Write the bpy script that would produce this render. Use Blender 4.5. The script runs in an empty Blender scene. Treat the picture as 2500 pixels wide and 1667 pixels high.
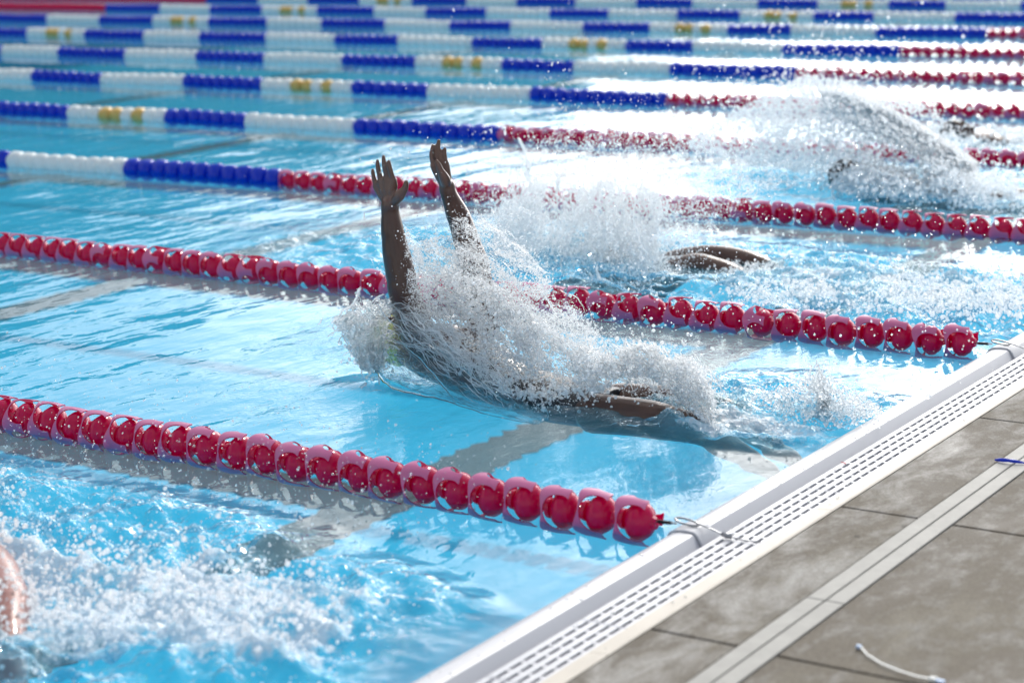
import bpy, bmesh, math, random
import numpy as np
from mathutils import Vector, Matrix
R = math.radians
SC = bpy.context.scene
COL = SC.collection
rnd = random.Random(7)
NR = np.random.default_rng(11)

# ------------------------------------------------------------------ camera
CAM = Vector((2.5401, -4.6936, 1.7563))
PITCH, YAW, ROLL, FPX = 0.22, -0.5816, -0.0274, 4918.18
fw = Vector((math.sin(YAW)*math.cos(PITCH), math.cos(YAW)*math.cos(PITCH), -math.sin(PITCH)))
rt0 = Vector((math.cos(YAW), -math.sin(YAW), 0)); up0 = rt0.cross(fw)
rt = rt0*math.cos(ROLL)+up0*math.sin(ROLL); upv = -rt0*math.sin(ROLL)+up0*math.cos(ROLL)
cd = bpy.data.cameras.new('camera'); cam = bpy.data.objects.new('camera', cd); COL.objects.link(cam)
m = Matrix.Identity(4)
for i in range(3):
    m[i][0] = rt[i]; m[i][1] = upv[i]; m[i][2] = -fw[i]; m[i][3] = CAM[i]
cam.matrix_world = m
cd.sensor_width = 36; cd.lens = FPX/2500*36; cd.clip_start = .1; cd.clip_end = 2000
cd.dof.use_dof = True; cd.dof.focus_distance = (Vector((-1.35, 1.05, .3))-CAM).dot(fw); cd.dof.aperture_fstop = 2.5
SC.camera = cam

# ------------------------------------------------------------------ sky, sun, exposure
SUN_AZ, SUN_EL = R(-14), R(42)      # azimuth from +Y towards +X
w = bpy.data.worlds.new('World'); SC.world = w; w.use_nodes = True
nt = w.node_tree; nt.nodes.clear()
def N(t, k, **kw):
    n = t.nodes.new(k)
    for a, b in kw.items(): setattr(n, a, b)
    return n
out = N(nt, 'ShaderNodeOutputWorld')
sky = N(nt, 'ShaderNodeTexSky', sky_type='NISHITA', sun_disc=False, sun_elevation=SUN_EL, sun_rotation=SUN_AZ)
bg = N(nt, 'ShaderNodeBackground'); bg.inputs[1].default_value = .085
nt.links.new(sky.outputs[0], bg.inputs[0])
tc = N(nt, 'ShaderNodeTexCoord')
# bright broken cloud, brightest in the part of the sky around the sun (forward scattering)
mp = N(nt, 'ShaderNodeMapping'); mp.inputs['Scale'].default_value = (1, 1, 2.6)
nt.links.new(tc.outputs['Generated'], mp.inputs[0])
ns = N(nt, 'ShaderNodeTexNoise'); ns.inputs['Scale'].default_value = 2.3; ns.inputs['Detail'].default_value = 5; ns.inputs['Roughness'].default_value = .55
nt.links.new(mp.outputs[0], ns.inputs['Vector'])
rp = N(nt, 'ShaderNodeMapRange'); rp.inputs['From Min'].default_value = .40; rp.inputs['From Max'].default_value = .66
nt.links.new(ns.outputs[0], rp.inputs['Value'])
dt = N(nt, 'ShaderNodeVectorMath', operation='DOT_PRODUCT')
nt.links.new(tc.outputs['Generated'], dt.inputs[0])
ca, ce = R(-6), R(17)
dt.inputs[1].default_value = (math.sin(ca)*math.cos(ce), math.cos(ca)*math.cos(ce), math.sin(ce))
def wm(op, a, b):
    x = N(nt, 'ShaderNodeMath', operation=op)
    for i, q in ((0, a), (1, b)):
        if isinstance(q, (int, float)): x.inputs[i].default_value = q
        else: nt.links.new(q, x.inputs[i])
    return x.outputs[0]
glow = wm('EXPONENT', wm('MULTIPLY', wm('SUBTRACT', dt.outputs['Value'], 1), 9.5), 0)
# bright haze low over the horizon on the sun's side
sx = N(nt, 'ShaderNodeSeparateXYZ'); nt.links.new(tc.outputs['Generated'], sx.inputs[0])
ha = R(-21); hd = wm('ADD', wm('MULTIPLY', sx.outputs[0], math.sin(ha)), wm('MULTIPLY', sx.outputs[1], math.cos(ha)))
band = wm('MULTIPLY', wm('EXPONENT', wm('MULTIPLY', wm('SUBTRACT', hd, 1), 12), 0), wm('EXPONENT', wm('MULTIPLY', wm('POWER', wm('ABSOLUTE', sx.outputs[2], 0), 2), -5.5), 0))
strength = wm('ADD', wm('ADD', wm('MULTIPLY', glow, 3.2), wm('MULTIPLY', band, 4.0)), .82)
bg2 = N(nt, 'ShaderNodeBackground'); bg2.inputs[0].default_value = (1, .985, .97, 1)
nt.links.new(strength, bg2.inputs[1])
mx = N(nt, 'ShaderNodeMixShader')
cov = N(nt, 'ShaderNodeMath', operation='MAXIMUM'); nt.links.new(rp.outputs[0], cov.inputs[0]); nt.links.new(wm('ADD', wm('MULTIPLY', glow, 1.1), wm('MULTIPLY', band, 1.7)), cov.inputs[1]); cov.use_clamp = True
nt.links.new(cov.outputs[0], mx.inputs[0]); nt.links.new(bg.outputs[0], mx.inputs[1]); nt.links.new(bg2.outputs[0], mx.inputs[2])
nt.links.new(mx.outputs[0], out.inputs[0])
sd = bpy.data.lights.new('sun', 'SUN'); sd.energy = 2.1; sd.angle = R(.5); sd.color = (1, .965, .9)
sun = bpy.data.objects.new('sun', sd); COL.objects.link(sun)
sdir = Vector((math.sin(SUN_AZ)*math.cos(SUN_EL), math.cos(SUN_AZ)*math.cos(SUN_EL), math.sin(SUN_EL)))
sun.rotation_euler = sdir.to_track_quat('Z', 'Y').to_euler(); sun.location = (0, 0, 20)
SC.view_settings.view_transform = 'Standard'; SC.view_settings.look = 'None'
SC.view_settings.exposure = .36; SC.view_settings.gamma = 1; SC.view_settings.use_curve_mapping = False
SC.render.engine = 'CYCLES'
cy = SC.cycles
cy.use_denoising = True; cy.max_bounces = 14; cy.transmission_bounces = 10; cy.transparent_max_bounces = 24
cy.glossy_bounces = 4; cy.diffuse_bounces = 8; cy.caustics_reflective = False; cy.caustics_refractive = True
cy.sample_clamp_indirect = 6; cy.blur_glossy = .3

# ------------------------------------------------------------------ helpers
def tag(o, label=None, cat=None, group=None, kind=None):
    if label: o['label'] = label
    if cat: o['category'] = cat
    if group: o['group'] = group
    if kind: o['kind'] = kind
    return o
def empty(name, loc=(0, 0, 0), rz=0):
    o = bpy.data.objects.new(name, None); COL.objects.link(o); o.location = loc; o.rotation_euler = (0, 0, rz)
    o.empty_display_size = .1
    return o
def obj(name, me, mat=None, parent=None, smooth=False):
    if mat and not me.materials: me.materials.append(mat)
    if smooth: me.shade_smooth()
    o = bpy.data.objects.new(name, me); COL.objects.link(o)
    if parent: o.parent = parent
    return o
def mesh_np(name, v, f4=None, f3=None):
    me = bpy.data.meshes.new(name); v = np.asarray(v, np.float32)
    me.vertices.add(len(v)); me.vertices.foreach_set('co', v.ravel())
    loops = []; starts = []; n = 0
    for f, k in ((f4, 4), (f3, 3)):
        if f is not None and len(f):
            f = np.asarray(f, np.int32); loops.append(f.ravel()); starts.append(n+np.arange(len(f))*k); n += f.size
    if n:
        me.loops.add(n); me.loops.foreach_set('vertex_index', np.concatenate(loops))
        s = np.concatenate(starts); me.polygons.add(len(s)); me.polygons.foreach_set('loop_start', s.astype(np.int32))
    me.update(calc_edges=True); me.validate()
    return me
class MB:
    def __init__(s): s.v = []; s.f = []
    def add(s, v, f):
        b = len(s.v); s.v += [tuple(p) for p in v]; s.f += [tuple(b+i for i in q) for q in f]
    def box(s, x0, x1, y0, y1, z0, z1):
        s.add([(x0, y0, z0), (x1, y0, z0), (x1, y1, z0), (x0, y1, z0), (x0, y0, z1), (x1, y0, z1), (x1, y1, z1), (x0, y1, z1)],
              [(0, 3, 2, 1), (4, 5, 6, 7), (0, 1, 5, 4), (1, 2, 6, 5), (2, 3, 7, 6), (3, 0, 4, 7)])
    def tube(s, pts, rad, n=10, cap=True):
        pts = [Vector(p) for p in pts]; rr = rad if isinstance(rad, (list, tuple)) else [rad]*len(pts)
        b = len(s.v); pn = None
        for i, p in enumerate(pts):
            t = (pts[min(i+1, len(pts)-1)]-pts[max(i-1, 0)]).normalized()
            if pn is None: pn = t.orthogonal().normalized()
            pn = (pn-t*pn.dot(t)).normalized(); bn = t.cross(pn)
            for k in range(n):
                a = 2*math.pi*k/n; s.v.append(tuple(p+(pn*math.cos(a)+bn*math.sin(a))*rr[i]))
        for i in range(len(pts)-1):
            for k in range(n):
                s.f.append((b+i*n+k, b+i*n+(k+1) % n, b+(i+1)*n+(k+1) % n, b+(i+1)*n+k))
        if cap:
            s.f.append(tuple(b+k for k in range(n))[::-1]); e = b+(len(pts)-1)*n; s.f.append(tuple(e+k for k in range(n)))
    def mesh(s, name):
        me = bpy.data.meshes.new(name); me.from_pydata(s.v, [], s.f); me.update(); return me
    def build(s, name, mat=None, parent=None, smooth=False, bevel=0):
        o = obj(name, s.mesh(name), mat, parent, smooth)
        if bevel:
            b = o.modifiers.new('bevel', 'BEVEL'); b.width = bevel; b.segments = 2; b.limit_method = 'ANGLE'
        return o

# value noise on numpy arrays
_lat = NR.random((256, 256)).astype(np.float32)*2-1
def vnoise(x, y):
    xi = np.floor(x).astype(int); yi = np.floor(y).astype(int)
    fx = (x-xi); fy = (y-yi); fx = fx*fx*fx*(fx*(fx*6-15)+10); fy = fy*fy*fy*(fy*(fy*6-15)+10)
    a = _lat[xi & 255, yi & 255]; b = _lat[(xi+1) & 255, yi & 255]; c = _lat[xi & 255, (yi+1) & 255]; d = _lat[(xi+1) & 255, (yi+1) & 255]
    return (a*(1-fx)+b*fx)*(1-fy)+(c*(1-fx)+d*fx)*fy
def fbm(x, y, o=4, g=.5, seed=0, ridge=False):
    s = 0; a = 1; t = 0
    for i in range(o):
        c, sn = math.cos(.7*i+seed), math.sin(.7*i+seed)
        n = vnoise((x*c-y*sn)*2**i+17.3*seed+i*31, (x*sn+y*c)*2**i-9.1*seed+i*57)
        if ridge: n = 1-2*np.abs(n)
        s = s+a*n; t += a; a *= g
    return s/t
def sstep(a, b, x):
    t = np.clip((x-a)/(b-a), 0, 1); return t*t*(3-2*t)

# ------------------------------------------------------------------ materials
def mat(name):
    m = bpy.data.materials.new(name); m.use_nodes = True; t = m.node_tree; t.nodes.clear()
    return m, t, N(t, 'ShaderNodeOutputMaterial')
def noise_node(t, scale, detail=4, rough=.5, coord='Object', stretch=None, dist=0):
    tc = N(t, 'ShaderNodeTexCoord'); n = N(t, 'ShaderNodeTexNoise')
    n.inputs['Scale'].default_value = scale; n.inputs['Detail'].default_value = detail; n.inputs['Roughness'].default_value = rough; n.inputs['Distortion'].default_value = dist
    src = tc.outputs[coord]
    if stretch:
        mp = N(t, 'ShaderNodeMapping'); mp.inputs['Scale'].default_value = stretch; t.links.new(src, mp.inputs[0]); src = mp.outputs[0]
    t.links.new(src, n.inputs['Vector']); return n
def ramp(t, src, stops):
    r = N(t, 'ShaderNodeValToRGB'); e = r.color_ramp.elements
    while len(e) < len(stops): e.new(.5)
    for k, (p, c) in enumerate(stops): e[k].position = p; e[k].color = (*c, 1)
    t.links.new(src, r.inputs[0]); return r
def principled(name, col, rough=.4, spec=.5, bump=None, var=None, coat=0, trans=0, sss=0, metal=0):
    m, t, o = mat(name); b = N(t, 'ShaderNodeBsdfPrincipled'); t.links.new(b.outputs[0], o.inputs[0])
    b.inputs['Base Color'].default_value = (*col, 1); b.inputs['Roughness'].default_value = rough
    b.inputs['Specular IOR Level'].default_value = spec; b.inputs['Coat Weight'].default_value = coat; b.inputs['Metallic'].default_value = metal
    b.inputs['Coat Roughness'].default_value = .08
    if sss: b.inputs['Subsurface Weight'].default_value = sss; b.inputs['Subsurface Scale'].default_value = .02
    if var:
        n = noise_node(t, var[0], 5, .6); c2 = tuple(c*var[1] for c in col)
        r = ramp(t, n.outputs[0], [(.3, c2), (.7, col)]); t.links.new(r.outputs[0], b.inputs['Base Color'])
    if bump:
        n = noise_node(t, bump[0], 4, .6); bp = N(t, 'ShaderNodeBump'); bp.inputs['Strength'].default_value = 1; bp.inputs['Distance'].default_value = bump[1]
        t.links.new(n.outputs[0], bp.inputs['Height']); t.links.new(bp.outputs[0], b.inputs['Normal'])
    return m

def make_water():
    m, t, o = mat('water'); L = t.links.new
    # ripple relief
    n1 = noise_node(t, 2.2, 3, .55, stretch=(1.5, .5, 1)); n2 = noise_node(t, 11, 3, .55, stretch=(1, .6, 1), dist=.4); n3 = noise_node(t, 55, 3, .6)
    ch = N(t, 'ShaderNodeAttribute', attribute_name='chop')
    def mul(a, k, b=None):
        x = N(t, 'ShaderNodeMath', operation='MULTIPLY'); L(a, x.inputs[0])
        if b is None: x.inputs[1].default_value = k
        else: L(b, x.inputs[1])
        return x.outputs[0]
    def add(a, b):
        x = N(t, 'ShaderNodeMath', operation='ADD'); L(a, x.inputs[0])
        if isinstance(b, float): x.inputs[1].default_value = b
        else: L(b, x.inputs[1])
        return x.outputs[0]
    calm = add(mul(n1.outputs[0], .022), mul(n2.outputs[0], .0036))
    rough = mul(add(mul(n2.outputs[0], .03), mul(n3.outputs[0], .012)), 1, ch.outputs['Fac'])
    rip = N(t, 'ShaderNodeAttribute', attribute_name='ripple')
    h = add(mul(calm, 1, rip.outputs['Fac']), rough)
    bp = N(t, 'ShaderNodeBump'); bp.inputs['Strength'].default_value = 1; bp.inputs['Distance'].default_value = 1.0
    L(h, bp.inputs['Height'])
    # the surface is a thin sheet without refraction: keep the same Fresnel curve from both sides
    geo = N(t, 'ShaderNodeNewGeometry'); ior = N(t, 'ShaderNodeMapRange'); L(geo.outputs['Backfacing'], ior.inputs['Value'])
    ior.inputs['To Min'].default_value = 1.333; ior.inputs['To Max'].default_value = 1/1.333
    fr = N(t, 'ShaderNodeFresnel'); L(ior.outputs[0], fr.inputs[0]); L(bp.outputs[0], fr.inputs['Normal'])
    gl = N(t, 'ShaderNodeBsdfGlossy'); gl.inputs['Roughness'].default_value = .03; L(bp.outputs[0], gl.inputs['Normal'])
    tr = N(t, 'ShaderNodeBsdfTransparent'); tr.inputs[0].default_value = (.86, .97, .99, 1)
    mx = N(t, 'ShaderNodeMixShader'); L(fr.outputs[0], mx.inputs[0]); L(tr.outputs[0], mx.inputs[1]); L(gl.outputs[0], mx.inputs[2])
    # aerated foam
    fo = N(t, 'ShaderNodeAttribute', attribute_name='foam')
    nf = noise_node(t, 38, 5, .65, dist=.6)
    s = add(fo.outputs['Fac'], mul(nf.outputs[0], .9))
    mr = N(t, 'ShaderNodeMapRange'); mr.inputs['From Min'].default_value = .95; mr.inputs['From Max'].default_value = 1.22; L(s, mr.inputs['Value'])
    mr.inputs['To Max'].default_value = .92
    fd = N(t, 'ShaderNodeBsdfPrincipled'); fd.inputs['Base Color'].default_value = (.93, .95, .97, 1); fd.inputs['Roughness'].default_value = .25
    L(bp.outputs[0], fd.inputs['Normal']); fd0 = fd; ftl = N(t, 'ShaderNodeBsdfTranslucent'); ftl.inputs[0].default_value = (.85, .92, .96, 1)
    fd = N(t, 'ShaderNodeMixShader'); fd.inputs[0].default_value = .4; L(fd0.outputs[0], fd.inputs[1]); L(ftl.outputs[0], fd.inputs[2])
    # milky bubbles just under the surface
    bub = N(t, 'ShaderNodeBsdfDiffuse'); bub.inputs[0].default_value = (.12, .5, .72, 1)
    mb = N(t, 'ShaderNodeMath', operation='MULTIPLY'); L(fo.outputs['Fac'], mb.inputs[0]); mb.inputs[1].default_value = .55; mb.use_clamp = True
    mb2 = N(t, 'ShaderNodeMath', operation='ADD'); mb2.use_clamp = True; L(mb.outputs[0], mb2.inputs[0]); mb2.inputs[1].default_value = .10; mb = mb2
    mx1 = N(t, 'ShaderNodeMixShader'); L(mb.outputs[0], mx1.inputs[0]); L(mx.outputs[0], mx1.inputs[1]); L(bub.outputs[0], mx1.inputs[2])
    mx2 = N(t, 'ShaderNodeMixShader'); L(mr.outputs[0], mx2.inputs[0]); L(mx1.outputs[0], mx2.inputs[1]); L(fd.outputs[0], mx2.inputs[2])
    L(mx2.outputs[0], o.inputs[0])
    return m
WATER = make_water()
FLOORM = principled('pool_floor_paint', (.0, .47, .735), .8, .2, var=(.35, .93))
TILE = principled('black_tile', (.03, .045, .05), .6, .3)
PVC = principled('white_gutter_plastic', (.53, .54, .575), .32, .5, var=(2.5, .95), bump=(300, .0002))
FLANGE = principled('cream_gutter_flange', (.53, .485, .415), .45, .4, var=(9, .88), bump=(120, .0003))
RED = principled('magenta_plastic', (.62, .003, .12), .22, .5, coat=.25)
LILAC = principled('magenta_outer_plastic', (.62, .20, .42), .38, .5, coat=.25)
BLUE = principled('blue_plastic', (.0, .045, .55), .3, .5)
WHITE = principled('white_plastic', (.8, .82, .82), .35, .5)
YELLOW = principled('yellow_plastic', (.7, .45, .12), .35, .5)
STEEL = principled('steel', (.35, .36, .38), .3, .5, metal=.9)
BLACKP = principled('black_sleeve', (.015, .015, .018), .4, .4)
RAIL = principled('drain_rail_plastic', (.33, .326, .305), .6, .25, var=(14, .8), bump=(60, .0008))

def thin(m, col, f):
    t = m.node_tree; o = [n for n in t.nodes if n.type == 'OUTPUT_MATERIAL'][0]; b = [n for n in t.nodes if n.type == 'BSDF_PRINCIPLED'][0]
    tl = N(t, 'ShaderNodeBsdfTranslucent'); tl.inputs[0].default_value = (*col, 1); x = N(t, 'ShaderNodeMixShader'); x.inputs[0].default_value = f
    t.links.new(b.outputs[0], x.inputs[1]); t.links.new(tl.outputs[0], x.inputs[2]); t.links.new(x.outputs[0], o.inputs[0])
thin(RED, (.9, .01, .13), .45); thin(LILAC, (.9, .10, .35), .3); thin(BLUE, (0, .06, .8), .3); thin(WHITE, (.9, .92, .92), .35)
def make_concrete():
    m, t, o = mat('concrete'); L = t.links.new
    b = N(t, 'ShaderNodeBsdfPrincipled'); L(b.outputs[0], o.inputs[0])
    n1 = noise_node(t, 2.0, 6, .62, stretch=(1.6, .7, 1), dist=.3); n2 = noise_node(t, 11, 7, .72, stretch=(1.5, .8, 1)); n3 = noise_node(t, 160, 3, .6)
    r1 = ramp(t, n1.outputs[0], [(.34, (.085, .071, .052)), (.5, (.135, .117, .091)), (.68, (.215, .196, .160))])
    r2 = ramp(t, n2.outputs[0], [(.48, (0, 0, 0)), (.72, (1, 1, 1))])
    mx = N(t, 'ShaderNodeMix', data_type='RGBA'); L(r2.outputs[0], mx.inputs[0]); L(r1.outputs[0], mx.inputs[6]); mx.inputs[7].default_value = (.27, .262, .245, 1)
    # pale lime bloom on the slabs nearest the gutter
    tc = N(t, 'ShaderNodeTexCoord'); sx = N(t, 'ShaderNodeSeparateXYZ'); L(tc.outputs['Object'], sx.inputs[0])
    near = N(t, 'ShaderNodeMapRange'); near.inputs['From Min'].default_value = .60; near.inputs['From Max'].default_value = .50; L(sx.outputs[0], near.inputs['Value'])
    n5 = noise_node(t, 4.5, 7, .7, stretch=(1.3, .6, 1), dist=.5); r5 = ramp(t, n5.outputs[0], [(.47, (0, 0, 0)), (.66, (1, 1, 1))])
    mm = N(t, 'ShaderNodeMath', operation='MULTIPLY'); L(near.outputs[0], mm.inputs[0]); L(r5.outputs[0], mm.inputs[1])
    mz = N(t, 'ShaderNodeMix', data_type='RGBA'); L(mm.outputs[0], mz.inputs[0]); L(mx.outputs[2], mz.inputs[6]); mz.inputs[7].default_value = (.38, .37, .35, 1); mx = mz
    n4 = ramp(t, n3.outputs[0], [(.3, (.72, .72, .72)), (.7, (1.15, 1.15, 1.15))])
    m2 = N(t, 'ShaderNodeMix', data_type='RGBA', blend_type='MULTIPLY'); m2.inputs[0].default_value = 1; L(mx.outputs[2], m2.inputs[6]); L(n4.outputs[0], m2.inputs[7])
    L(m2.outputs[2], b.inputs['Base Color']); b.inputs['Specular IOR Level'].default_value = .18
    rr = ramp(t, n1.outputs[0], [(.35, (.6,)*3), (.6, (.85,)*3)]); L(rr.outputs[0], b.inputs['Roughness'])
    bp = N(t, 'ShaderNodeBump'); bp.inputs['Strength'].default_value = .7; bp.inputs['Distance'].default_value = .002
    L(n3.outputs[0], bp.inputs['Height']); L(bp.outputs[0], b.inputs['Normal'])
    return m
CONC = make_concrete()
MORTAR = principled('dark_joint', (.03, .028, .025), .9, .2)

# ------------------------------------------------------------------ pool shell
FARX, Y0, Y1, DEPTH = -27.7, -6.0, 42.0, -1.5
mb = MB(); mb.box(FARX, -.02, Y0, Y1, DEPTH-.2, DEPTH); fl = mb.build('pool_floor', FLOORM); tag(fl, kind='structure')
mb = MB(); mb.box(-.03, 0.0, Y0, Y1, DEPTH, -.012); mb.box(FARX-.3, FARX, Y0, Y1, DEPTH, .05)
mb.box(FARX, 0, Y0-.3, Y0, DEPTH, .03); mb.box(FARX, 0, Y1, Y1+.3, DEPTH, .03)
o_ = mb.build('pool_wall', FLOORM); tag(o_, kind='structure')
# black tile lines on the floor, edges made wavy in the mesh to imitate refraction by the water
def floor_line(x0, x1, y0, y1):
    along_y = (y1-y0) > (x1-x0); n = int(max(x1-x0, y1-y0)/.05); V = []
    for i in range(n+1):
        t_ = i/n
        for s_ in (0, 1):
            j = .02*math.sin(i*1.9+s_*2)+rnd.uniform(-.02, .02)
            if along_y: V.append(((x0, x1)[s_]+j, y0+(y1-y0)*t_, DEPTH+.004))
            else: V.append((x0+(x1-x0)*t_, (y0, y1)[s_]+j, DEPTH+.004+.004))
    me = bpy.data.meshes.new('floor_line'); me.from_pydata(V, [], [(2*i, 2*i+1, 2*i+3, 2*i+2) for i in range(n)]); me.update()
    o = obj('floor_line', me, TILE); tag(o, kind='structure')
for k in range(4): floor_line(-4.1-5.87*k, -3.7-5.87*k, Y0+.1, Y1-.1)
for k in range(9): floor_line(-27.5, -3.8, 3.5+4.42*k, 3.95+4.42*k)

# ------------------------------------------------------------------ water surface (world grid, finer near the swimmers)
def axis(a, b, fa, fb, h, g):
    c = list(np.arange(fa, fb, h)); s = h; x = fa
    while x > a: s *= g; x -= s; c.insert(0, max(x, a))
    s = h; x = c[-1]
    while x < b: s *= g; x += s; c.append(min(x, b))
    return np.array(c)
ax = axis(FARX, -.001, -4.6, -.016, .0135, 1.03); ay = axis(Y0, Y1, -2.2, 4.3, .0135, 1.025)
GX, GY = np.meshgrid(ax, ay, indexing='ij')
def blob(x, y, cx, cy, rx, ry, rot=0, soft=.35):
    c, s = math.cos(rot), math.sin(rot); u = ((x-cx)*c+(y-cy)*s)/rx; v = (-(x-cx)*s+(y-cy)*c)/ry
    return 1-sstep(1-soft, 1+soft, np.sqrt(u*u+v*v))
def fields(x, y):
    wob = .12*fbm(x*2.2, y*2.2, 3, seed=3)
    xw, yw = x+wob, y+.8*wob
    # turbulence in the nearest lane
    m1 = sstep(-.28, -.62, yw+.28*sstep(-1.3, 0, xw)*1.6)*sstep(.0, -.35, xw+.0)
    m2 = blob(xw, yw, -.42, 1.42, .46, .42, .25)                      # kick behind the swimmer
    m2b = blob(xw, yw, -.55, 1.0, .5, .13, 0)*.5
    m3 = blob(xw, yw, -2.1, 3.45, 1.9, .75, .0)+blob(xw, yw, -.6, 3.3, 1.0, .65, .0); m3 = m3*(1-.85*blob(x, y, -1.8, 3.62, .42, .26))   # next lane but one
    m4 = blob(xw, yw, -1.6, 6.45, 1.6, .85, 0); m5 = blob(xw, yw, -1.6, 8.6, 1.5, .7, 0)
    m6 = blob(xw, yw, -1.5, 1.75, 1.0, .5, 0, .6)*.5+blob(xw, yw, -1.5, .75, .8, .3, 0, .7)*.22+blob(xw, yw, -3.1, 3.6, 1.3, .9, 0)*.6
    turb = np.clip(m1+m2+m3*.9+m4*.8+m5*.8+m2b, 0, 1)
    h = .006*fbm(x*1.1, y*.9, 3, seed=1)+.0025*fbm(x*4, y*3, 3, seed=2)
    h = h*(1-.8*sstep(4, 11, y))
    hx = fbm(x*3.2, y*3.8, 5, .55, seed=5, ridge=True)
    hy = fbm(x*11, y*12, 4, .55, seed=6)
    h = h+turb*(.070*(hx-.1)+.036*hy)+m1*.020*fbm(x*26, y*28, 3, seed=15)
    h = h+m1*.02
    lg = np.exp(-((x+.62-.25*(y-1.1))/.29)**2-((y-1.12)/.15)**2); h = h+.050*lg+.014*lg*fbm(x*7, y*16, 3, seed=12)
    h = h+.035*np.exp(-((x+1.75)/.20)**2-((y-.98)/.16)**2)
    fo = fbm(x*4.5, y*5.5, 5, .6, seed=8, ridge=True)*.5+.5
    strong = blob(xw, yw, -1.5, -1.28, 1.1, .42, .15, .5)+.6*blob(xw, yw, -.5, -1.1, .6, .28, -.2, .5)+.75*blob(xw, yw, -2.35, -.62, .5, .16, -.15, .5)
    foam = m1*.42*fo**1.5+strong*(.24+.60*fo**1.5)*m1+m2*.28*fo+m2b*.1+.54*blob(xw, yw, -.33, 1.07, .34, .13, -.05, .6)+m3*.42*fo+(m4+m5)*.42*fo+m6*.2*fo
    return h, np.clip(turb+m6*.5+.45*lg, 0, 1), np.clip(foam, 0, 1)
H, CH, FO = fields(GX, GY)
nx, ny = GX.shape
V = np.stack([GX, GY, H], -1).reshape(-1, 3)
idx = np.arange(nx*ny).reshape(nx, ny)
F4 = np.stack([idx[:-1, :-1], idx[1:, :-1], idx[1:, 1:], idx[:-1, 1:]], -1).reshape(-1, 4)
me = mesh_np('pool_water', V, F4)
RI = .50+.55*fbm(GX*.35+5, GY*.3, 3, seed=19)+.35*sstep(-2.5, -5, GX)*(1-sstep(5, 12, GY))
RI = np.clip(RI*(1-.6*sstep(7, 18, GY))*(1-.88*sstep(-6, -12, GX+.25*GY-1)), .02, 1.1)
for nm, arr in (('chop', CH), ('foam', FO), ('ripple', RI)):
    at = me.attributes.new(nm, 'FLOAT', 'POINT'); at.data.foreach_set('value', arr.ravel().astype(np.float32))
wo = obj('pool_water', me, WATER, smooth=True); tag(wo, kind='structure')

# ------------------------------------------------------------------ gutter
GY0, GY1 = -2.4, 9.0
gut = empty('pool_gutter', (0, 0, 0)); tag(gut, 'white plastic overflow gutter with slotted grating along the pool edge', 'gutter')
def extrude_profile(P, y0, y1, name, m_, parent, smooth=True):
    v = [(x, y, z) for y in (y0, y1) for x, z in P]; n = len(P)
    f = [(i, (i+1) % n, n+(i+1) % n, n+i) for i in range(n)]+[tuple(range(n))[::-1], tuple(range(n, 2*n))]
    me = bpy.data.meshes.new(name); me.from_pydata(v, [], f); me.update()
    bm = bmesh.new(); bm.from_mesh(me); bmesh.ops.recalc_face_normals(bm, faces=bm.faces); bm.to_mesh(me); bm.free()
    if smooth: me.shade_smooth(); me.set_sharp_from_angle(angle=R(28))
    return obj(name, me, m_, parent)
lip = [(-.022, -.09), (-.022, .004), (-.014, .018), (0, .027), (.02, .031), (.052, .031), (.060, .029), (.066, .023), (.082, -.006), (.092, -.016), (.104, -.018), (.104, -.09)]
ys = [GY0]
# lip sections, with the raised cable saddles at each lane rope
for k in range(0, 4):
    extrude_profile(lip, ys[-1], 2.5*k-.045-.004, 'lip_section', PVC, gut); ys.append(2.5*k+.045+.004)
    sad = [(-.026, -.09), (-.026, .012), (-.016, .026), (0, .034), (.03, .038), (.056, .037), (.066, .031), (.076, .02), (.092, -.010), (.106, -.015), (.106, -.09)]
    o_ = extrude_profile(sad, 2.5*k-.045, 2.5*k+.045, 'cable_saddle', PVC, gut)
    b = o_.modifiers.new('b', 'BEVEL'); b.width = .003; b.segments = 2; b.limit_method = 'ANGLE'
extrude_profile(lip, ys[-1], GY1, 'lip_section', PVC, gut)
fl_prof = [(.246, -.09), (.246, .022), (.249, .026), (.294, .030), (.300, .027), (.300, -.09)]
for (a, b_) in ((GY0, -.92), (-.918, .335), (.337, 3.1), (3.102, GY1)):
    extrude_profile(fl_prof, a, b_, 'flange', FLANGE, gut)
mb = MB(); mb.box(.104, .246, GY0, GY1, -.06, -.040); mb.build('gutter_channel', PVC, gut)
# grating panels: 5 bars and 8 cross ribs, the slots are open
mb = MB(); PL = .42; x0 = .108; W = .136; bw = .0184; sw = (W-5*bw)/4
for i in range(5): mb.box(x0+i*(bw+sw), x0+i*(bw+sw)+bw, .001, PL-.001, -.012, .016-.0012*(4-i)*0)
for j in range(8):
    yy = j*PL/7; a = max(.0015, yy-.006); b_ = min(PL-.0015, yy+.006); mb.box(x0+.0005, x0+W-.0005, a, b_, -.010, .0150)
gme = mb.mesh('grating_panel')
y = -2.4; k = 0
while y < 8.9:
    o_ = obj('grating_panel', gme, PVC, gut); o_.location = (0, y, 0)
    b = o_.modifiers.new('b', 'BEVEL'); b.width = .0012; b.segments = 1; y += PL; k += 1

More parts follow.
